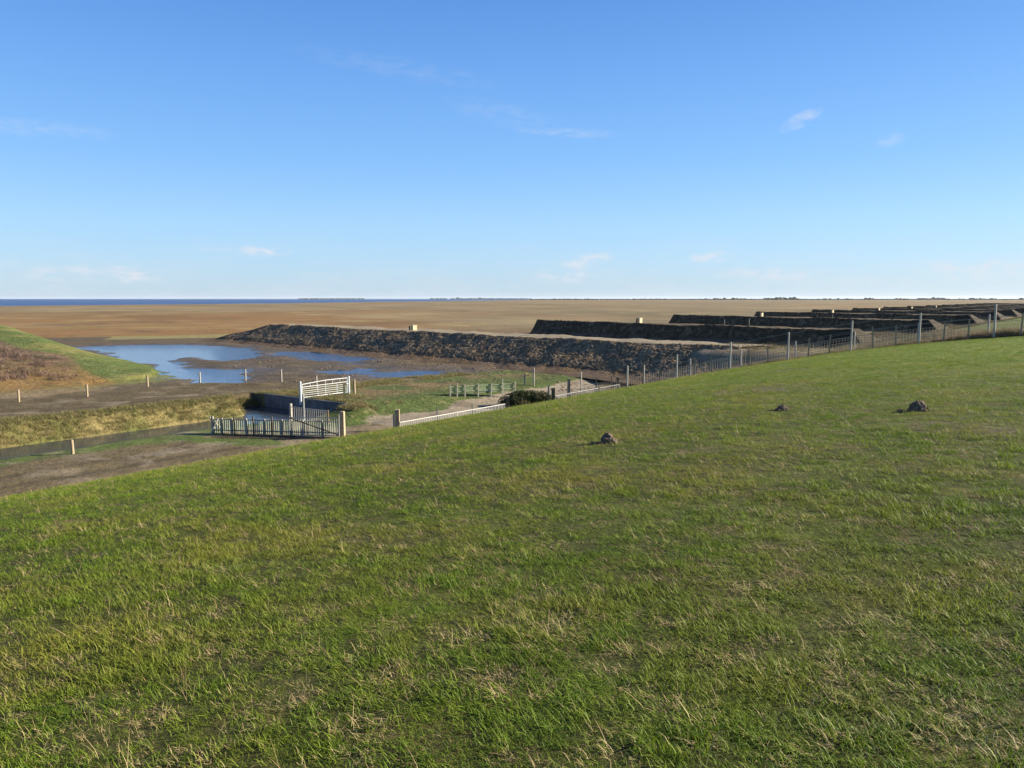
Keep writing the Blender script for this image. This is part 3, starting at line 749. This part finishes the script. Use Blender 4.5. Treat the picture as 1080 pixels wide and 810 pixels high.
def scatter(name, pts, scl, pick, sources, lab, cat):
    """one object: clumps instanced on points"""
    me = bpy.data.meshes.new(name); n = len(pts); me.vertices.add(n); me.vertices.foreach_set('co', np.asarray(pts, np.float32).ravel())
    a = me.attributes.new('scl', 'FLOAT_VECTOR', 'POINT'); a.data.foreach_set('vector', np.asarray(scl, np.float32).ravel())
    rot = np.zeros((n, 3), np.float32); rot[:, 2] = rng.random(n)*6.283; rot[:, 0] = rng.normal(0, .12, n); rot[:, 1] = rng.normal(0, .12, n)
    a = me.attributes.new('rot', 'FLOAT_VECTOR', 'POINT'); a.data.foreach_set('vector', rot.ravel())
    a = me.attributes.new('pick', 'INT', 'POINT'); a.data.foreach_set('value', np.asarray(pick, np.int32))
    o = bpy.data.objects.new(name, me); C.objects.link(o)
    src = bpy.data.collections.new(name+'_clumps')
    for i, q in enumerate(sources): q.name = '%s_%02d' % (name, i); src.objects.link(q)
    ng = bpy.data.node_groups.new(name, 'GeometryNodeTree')
    ng.interface.new_socket('Geometry', in_out='INPUT', socket_type='NodeSocketGeometry'); ng.interface.new_socket('Geometry', in_out='OUTPUT', socket_type='NodeSocketGeometry')
    N = ng.nodes; gi = N.new('NodeGroupInput'); go = N.new('NodeGroupOutput'); ip = N.new('GeometryNodeInstanceOnPoints'); ci = N.new('GeometryNodeCollectionInfo')
    ci.inputs['Collection'].default_value = src; ci.inputs['Separate Children'].default_value = True; ci.inputs['Reset Children'].default_value = True
    def attr(nm, ty):
        q = N.new('GeometryNodeInputNamedAttribute'); q.data_type = ty; q.inputs['Name'].default_value = nm; return q.outputs['Attribute']
    lk = ng.links.new; lk(gi.outputs[0], ip.inputs['Points']); lk(ci.outputs[0], ip.inputs['Instance']); ip.inputs['Pick Instance'].default_value = True
    lk(attr('pick', 'INT'), ip.inputs['Instance Index']); lk(attr('rot', 'FLOAT_VECTOR'), ip.inputs['Rotation']); lk(attr('scl', 'FLOAT_VECTOR'), ip.inputs['Scale'])
    lk(ip.outputs[0], go.inputs[0])
    md = o.modifiers.new('scatter', 'NODES'); md.node_group = ng
    tag(o, lab, cat, kind='stuff'); return o
# dike grass
def ring_points(dens, r0, r1, half):
    out = []; r = r0
    while r < r1:
        dr = max(.25, r*.05); A_ = half*2*r*dr; n_ = int(dens(r)*A_)
        rr = r+rng.random(n_)*dr; th = (rng.random(n_)*2-1)*half
        out.append(np.stack([rr*np.sin(th), rr*np.cos(th)], 1)); r += dr
    return np.concatenate(out)
q = ring_points(lambda r: min(760., 760*(4.2/r)**1.36), 1.2, 78, R(52))
fq = (q[:, 0]-8)*.555+(q[:, 1]-55)*.832; fa = (q[:, 0]-8)*.832-(q[:, 1]-55)*.555
pq = sp(q[:, 0], q[:, 1])[1]
keep = (pq < 30.9+.4*fbm(q[:, 0], q[:, 1], 1., 2)) & ((fq < .0) | (fa < -3.5)); q = q[keep]
tuf = fbm(q[:, 0], q[:, 1], .16, 2, 101.)+.7*fbm(q[:, 0], q[:, 1], .5, 3, 103.)
kk = rng.random(len(q)) < np.clip(1.05+tuf*.6, .75, 1.); q = q[kk]; tuf = tuf[kk]
rr = np.hypot(q[:, 0], q[:, 1]); zz = height(q[:, 0], q[:, 1])
dryf = .95*fbm(q[:, 0], q[:, 1], .2, 3, 61.)+.25*fbm(q[:, 0], q[:, 1], 3., 3, 63.)
isd = (rng.random(len(q)) < np.clip(.32+dryf*1.1, .09, .9)*(.85+.0*rr))
lushp = .8+.5*fbm(q[:, 0], q[:, 1], .35, 3, 67.)
thin = isd & (rng.random(len(q)) < .35)
lush = lushp*(.75+.45*(fbm(q[:, 0], q[:, 1], 1.1, 3, 65.)+.5))
grow = 1+np.clip(rr/28, 0, 1)*.75
scl = np.stack([grow, grow, lush*(1+np.clip(rr/60, 0, .35))], 1)*(.55+.8*rng.random(len(q))**1.5+.35*np.clip(tuf, -.6, .8))[:, None]
pick = np.where(isd, 8+rng.integers(0, 4, len(q)), rng.integers(0, 8, len(q)))
srcs = [blades_mesh('g', 22, .06, .034, .0027, 1.0, M['blade'], .5) for _ in range(8)]
srcs += [blades_mesh('d', 13, .05, .034, .0024, 1.2, M['straw'], .6, .35) for _ in range(3)]+[blades_mesh('d', 2, .05, .10, .0017, .85, M['straw'], .4)]
scatter('dike_grass', np.stack([q[:, 0], q[:, 1], zz], 1), scl, pick, srcs, 'short green grass with dry straw covering the dike slope', 'grass')
# fringe of taller pale stalks along the foot of the dike
n_ = 6500; ss_ = rng.random(n_)*66-4; pp_ = 30.3+rng.normal(0, .45, n_); fx, fy = xy(ss_, pp_)
fq = (fx-8)*.555+(fy-55)*.832; k = fq < 0; fx, fy = fx[k], fy[k]; n_ = len(fx)
sc = (.6+.7*rng.random(n_))[:, None]*np.ones(3)
srcs = [blades_mesh('v', 8, .12, .2, .006, .5, M['straw'], .5) for _ in range(4)]
scatter('foot_grass', np.stack([fx, fy, height(fx, fy)], 1), sc, rng.integers(0, 4, n_), srcs, 'pale dry stalks fringing the foot of the dike', 'grass')
# dead verge grass in the fenced lane
n_ = 15000; a_ = rng.random(n_)*50-5; q_ = .15+rng.random(n_)**1.3*7.5; fx = 8+a_*.832+q_*.555; fy = 55-a_*.555+q_*.832
sv = .55+.55*np.clip(fbm(fx, fy, 2.5, 3, 71.)+.5, 0, 1.2); k = rng.random(n_) < .35+.65*ss(-5, 22, a_); fx, fy, sv = fx[k], fy[k], sv[k]
sv = sv*(.55+.6*ss(8, 24, a_[k]))
srcs = [blades_mesh('v', 26, .2, .42, .012, .55, M['verge'], .5) for _ in range(5)]
scatter('verge_grass', np.stack([fx, fy, height(fx, fy)-.02], 1), sv[:, None]*np.ones(3), rng.integers(0, 5, len(fx)), srcs, 'tall dead grass in the lane behind the wire fence', 'grass')
n_ = 26000; a_ = 62+rng.random(n_)**1.4*230; b_ = 19+rng.random(n_)*20; fx, fy = xy(a_, b_)
qv = (fx-8)*.555+(fy-55)*.832; k = (qv > 6) & (b_ < np.interp(a_, [55, 75, 110], [30.5, 34, 38.8])) & ((a_ > 92) | (rng.random(n_) < .12)) & (fbm(fx, fy, 4., 3, 93.) > -.35); fx, fy = fx[k], fy[k]
scatter('berm_grass', np.stack([fx, fy, height(fx, fy)-.02], 1), (.45+.7*rng.random(len(fx)))[:, None]*np.ones(3)*np.array([1.3,1.3,.8]), rng.integers(0, 5, len(fx)), [blades_mesh('v', 22, .25, .36, .016, .7, M['berm'] , .5) for i in range(5)], 'brown and green rough grass along the far dike foot', 'grass')
# tussocks on ditch banks, lawn edge
def band(n, s0, s1, p0, p1, seed, thr=-.4):
    a = s0+rng.random(n)*(s1-s0); b = p0+rng.random(n)*(p1-p0); fx, fy = xy(a, b); k = fbm(fx, fy, 2., 3, seed) > thr
    return fx[k], fy[k]
parts = [band(9000, -30, 32.2, 42.4, 46.0, 81.), band(900, 32.6, 33.4, 36.2, 47.4, 82., -.6), band(160, 31.4, 32.4, 36.2, 37.6, 85., -.3), band(500, 31.0, 32.3, 45.9, 47.4, 86., -.5), band(1600, 33, 52, 44.3, 47.2, 83., -.1), band(700, 33, 36, 36.5, 45.5, 84., 0.)]
fx = np.concatenate([a for a, b in parts]); fy = np.concatenate([b for a, b in parts]); zz = height(fx, fy); k = zz > WATER+.05; fx, fy, zz = fx[k], fy[k], zz[k]
srcs = [blades_mesh('v', 26, .22, .15, .012, .8, M['reed'], .5) for _ in range(5)]
scatter('bank_tussocks', np.stack([fx, fy, zz], 1), (.5+.8*rng.random(len(fx)))[:, None]*np.ones(3), rng.integers(0, 5, len(fx)), srcs, 'tan and green grass tussocks on the ditch banks', 'grass')
# heath on the mound
n_ = 12000; fx = -20-rng.random(n_)*75; fy = 42+rng.random(n_)*75; t_, nn_ = mound_tn(fx, fy); pq = sp(fx, fy)[1]
k = (t_ > 3+3*fbm(fx, fy, 3., 2, 5.)) & (sdist(fx, fy, BROWN) < -1.5) & (pq > 58) & (fbm(fx, fy, 2.4, 3, 77.) > -.3); fx, fy = fx[k], fy[k]
srcs = [blades_mesh('v', 40, .35, .32, .02, .8, M['heather'], .5) for _ in range(5)]
scatter('mound_heath', np.stack([fx, fy, height(fx, fy)], 1), (.5+.9*rng.random(len(fx)))[:, None]*np.ones(3), rng.integers(0, 5, len(fx)), srcs, 'dead brown heath on the left mound', 'heath')
# clods lying on the mud
def clod_src(i):
    bm = bmesh.new(); bmesh.ops.create_icosphere(bm, subdivisions=2, radius=.5)
    for v in bm.verts: v.co *= 1+mnoise.noise(v.co*3+Vector((i*9.,0,0)))*.5; v.co.z *= .55
    me = bpy.data.meshes.new('clod'); bm.to_mesh(me); bm.free(); me.materials.append(M['earth']); return bpy.data.objects.new('clod', me)
n_ = 2600; fx = []; fy = []
for i in range(n_):
    u = random.uniform(180, 760); v = random.uniform(372, 408); w_ = P(u, v); fx.append(w_.x); fy.append(w_.y)
fx = np.array(fx); fy = np.array(fy); k = (sdist(fx, fy, MF) < -1) & (pond_depth(fx, fy) > .6) & (fbm(fx, fy, 5., 3, 91.) > .0); fx, fy = fx[k], fy[k]
scatter('mud_clods', np.stack([fx, fy, height(fx, fy)], 1), (.08+.22*rng.random(len(fx))**2)[:, None]*np.ones(3), rng.integers(0, 4, len(fx)), [clod_src(i) for i in range(4)], 'loose clods and debris strewn on the mudflat', 'clods')

# the bush: stems plus a crown of small leaves
bq = P(556, 420.5, -.1); bq.z = gz(bq.x, bq.y)
bq.z += .1; rt = empty('bush', bq, label='low rounded dark green bush between the two hurdles', cat='bush')
mb = MB()
for i in range(26):
    a = random.uniform(0, 6.28); r = random.uniform(.2, 1.2); mb.tube((r*.5*math.cos(a)*1.2, r*.3*math.sin(a), -.05), (r*1.2*math.cos(a), r*.7*math.sin(a), random.uniform(.4, .75)), .02, .006, 5)
mb.build('stems', M['dark_wood'], rt)
M['leaf'] = blade_mat('bush_leaf', (.035,.055,.015), (.07,.085,.02), (.13,.11,.04), 2.5, .2)
vs = []; fs = []
for i in range(9000):
    a = random.uniform(0, 6.283); el = math.asin(random.random()); r = random.random()**.22
    lum = 1+.16*math.sin(a*3+1)+.12*math.sin(a*7+el*5)
    c = Vector((1.65*r*lum*math.cos(a)*math.cos(el), 1.0*r*lum*math.sin(a)*math.cos(el), .05+.92*r*math.sin(el)*(.85+.15*lum)))
    n_ = Vector((random.gauss(0,1), random.gauss(0,1), random.gauss(0,1))).normalized(); e = n_.orthogonal().normalized()*.045; g = n_.cross(e).normalized()*.028
    o = len(vs); vs += [c-e, c+g, c+e, c-g]; fs.append((o,o+1,o+2,o+3))
mb = MB(); mb.v = [tuple(v) for v in vs]; mb.f = fs; mb.build('foliage', M['leaf'], rt); rt.scale = (1.15, 1.1, 1.02)

# ------------------------------------------------------------- far shore woods
M['wood_far'] = simple('distant_foliage', (.05,.065,.035), .95, .3, .02)
def woods(name, spans, D, hpx, lab):
    mb = MB()
    for (u0, u1, h0) in spans:
        u = u0
        while u < u1:
            du = random.uniform(1.2, 4.0); f = (u-u0)/(u1-u0); env = math.sin(math.pi*min(1, max(0.02, f)))**.5
            h = max(1.2, (h0*env*random.uniform(.55, 1.15)))*D/F; dd = D*random.uniform(.97, 1.05); cx = (u-540)/F*dd; w = du*D/F*1.3
            n = 8; vs = []
            for zf, rf in ((0,.9),(.45,1),(.8,.75),(1,.25)):
                for i in range(n): a = 6.283*i/n; rj = rf*random.uniform(.8,1.15); vs.append((cx+w*.6*rj*math.cos(a), dd+w*.6*rj*math.sin(a), h*zf*random.uniform(.93,1.05)-.5))
            fs = [(k*n+i, k*n+(i+1) % n, (k+1)*n+(i+1) % n, (k+1)*n+i) for k in range(3) for i in range(n)]+[tuple(range(3*n, 4*n))]
            mb.add(vs, fs); u += du
    o = mb.build(name, M['wood_far'], smooth=True); return tag(o, lab, 'woods', kind='stuff')
woods('distant_woods', [(560,640,1.7),(640,730,1.5),(725,800,2.2),(800,850,3.4),(850,905,2.),(905,925,2.6),(925,962,2.0),(960,1002,3.4),(1000,1060,2.2),(1055,1150,2.6)], 4200, 3, 'low tree line on the horizon at the right')
woods('island_woods', [(455,472,1.2),(478,492,2.0),(494,520,1.7),(520,560,1.0),(318,350,1.3),(352,385,.9)], 7800, 3, 'faint tree lumps on the far shore across the sea')

# ------------------------------------------------------------- air
USE_HAZE = True
if USE_HAZE:
    m = bpy.data.materials.new('haze'); m.use_nodes = True; nt = NT(m); nt.n.remove(nt.n['Principled BSDF'])
    v = nt.new('ShaderNodeVolumePrincipled'); v.inputs['Color'].default_value = (.80,.89,1,1); v.inputs['Density'].default_value = 1/45000; v.inputs['Anisotropy'].default_value = .2
    nt.l.new(v.outputs[0], nt.n['Material Output'].inputs['Volume'])
    mb = MB(); mb.box((0,0,30), (60000,60000,67)); o = mb.build('haze', m); tag(o, kind='stuff', label='thin blue haze over the marsh', cat='haze')

# ------------------------------------------------------------- camera, light, sky
cam = bpy.data.cameras.new('camera'); co = bpy.data.objects.new('camera', cam); C.objects.link(co)
co.location = (0, 0, EYE); co.rotation_euler = (math.pi/2-PITCH, 0, 0)
cam.sensor_width = 36; cam.lens = F/1080*36; cam.clip_start = .1; cam.clip_end = 80000
bpy.context.scene.camera = co
EXPO = 1.5
EL, AZ = 21.0, 80.0       # azimuth to the right of the view direction
sd = Vector((math.sin(R(AZ))*math.cos(R(EL)), math.cos(R(AZ))*math.cos(R(EL)), math.sin(R(EL))))
sun = bpy.data.lights.new('sun', 'SUN'); so = bpy.data.objects.new('sun', sun); C.objects.link(so)
sun.energy = 5.0; sun.angle = R(.53); sun.color = (1, .90, .73); so.rotation_euler = (-sd).to_track_quat('-Z', 'Y').to_euler()
w = bpy.data.worlds.new('World'); bpy.context.scene.world = w; w.use_nodes = True; nt = NT(w)
bg = nt.n['Background']; bg.inputs['Strength'].default_value = .12
sky = nt.new('ShaderNodeTexSky', _sky_type='NISHITA'); sky.sun_disc = False; sky.sun_elevation = R(EL); sky.sun_rotation = R(AZ)
sky.altitude = 0; sky.air_density = 1.0; sky.dust_density = .15; sky.ozone_density = 2.5
c = sky.outputs[0]
tc = nt.new('ShaderNodeTexCoord').outputs['Generated']; sx = nt.new('ShaderNodeSeparateXYZ'); nt.l.new(tc, sx.inputs[0])
azn = nt.math('ARCTAN2', sx.outputs[0], sx.outputs[1]); eln = nt.math('ARCSINE', sx.outputs[2])
cv = nt.new('ShaderNodeCombineXYZ'); nt.put(cv.inputs[0], nt.math('MULTIPLY', azn, 1.)); nt.put(cv.inputs[1], nt.math('MULTIPLY', eln, 2.6))
nz = nt.noise(42, 6, cv.outputs[0], .6, .3); nz2 = nt.noise(9, 4, cv.outputs[0], .6)
def pix(u, v): a_ = (u-540)/F; b_ = (405-v)/F; d = Vector((a_, math.cos(PITCH)+b_*math.sin(PITCH), -math.sin(PITCH)+b_*math.cos(PITCH))).normalized(); return math.atan2(d.x, d.y), math.asin(d.z)
tot = None
for u, v, ru, rv, tilt, st in ((600,140,60,5,-.06,.35),(845,126,24,8,.45,.5),(940,148,14,7,.2,.42),(278,265,32,7,0,1.),(232,264,34,4,0,.35),(135,289,38,11,0,1.1),(75,288,60,11,0,.8),(750,271,26,7,.05,1.1),(618,275,34,9,.2,1.0),(598,291,40,10,0,.9),(685,288,14,6,0,.4),(810,290,60,10,0,.9),(1030,284,65,14,0,.9),(890,296,90,8,0,.4),(40,136,70,10,0,.22),(420,72,120,12,-.12,.10),(530,120,70,14,-.2,.12),(360,292,60,7,0,.35),(12,279,20,5,0,.4)):
    a_, e_ = pix(u, v); da = nt.math('SUBTRACT', azn, a_); de = nt.math('SUBTRACT', eln, e_)
    ct, st_ = math.cos(tilt), math.sin(tilt)
    x1 = nt.math('DIVIDE', nt.math('ADD', nt.math('MULTIPLY', da, ct), nt.math('MULTIPLY', de, st_)), ru/F)
    y1 = nt.math('DIVIDE', nt.math('SUBTRACT', nt.math('MULTIPLY', de, ct), nt.math('MULTIPLY', da, st_)), rv/F)
    r2_ = nt.math('ADD', nt.math('MULTIPLY', x1, x1), nt.math('MULTIPLY', y1, y1))
    mk = nt.math('MULTIPLY', nt.math('SUBTRACT', 1., r2_, clamp=True), st)
    tot = mk if tot is None else nt.math('MAXIMUM', tot, mk)
dn = nt.mr(nz, .38, .68)
cl = nt.math('MULTIPLY', nt.math('MULTIPLY', tot, dn), 1.15, clamp=True)
# thin veil low over the horizon
veil = nt.math('MULTIPLY', nt.math('MULTIPLY', nt.mr(eln, 0., .085, 1., 0.), nt.mr(nz2, .4, .7)), .28)
cl = nt.math('MAXIMUM', cl, veil)
KS = 1/(.12*2**EXPO)
eg = nt.ramp(nt.mr(eln, 0, R(60)), [(0,(.34,.52,.73)),(.02,(.35,.555,.78)),(.045,(.345,.58,.85)),(.085,(.31,.575,.90)),(.155,(.195,.465,.91)),(.247,(.125,.355,.83)),(.355,(.065,.235,.68)),(.6,(.035,.13,.40)),(1,(.025,.08,.26))])
vm = nt.new('ShaderNodeVectorMath', _operation='SCALE'); nt.put(vm.inputs[0], eg); vm.inputs['Scale'].default_value = KS
c = nt.mix(.88, c, vm.outputs[0])
c = nt.mix(cl, c, (.75*KS,.80*KS,.88*KS,1))
nt.put(bg.inputs['Color'], c)
sc = bpy.context.scene; sc.view_settings.view_transform = 'Standard'; sc.view_settings.look = 'None'; sc.view_settings.exposure = EXPO; sc.view_settings.gamma = 1
sc.render.engine = 'CYCLES'
sc.cycles.max_bounces = 6; sc.cycles.transparent_max_bounces = 6; sc.cycles.volume_bounces = 0
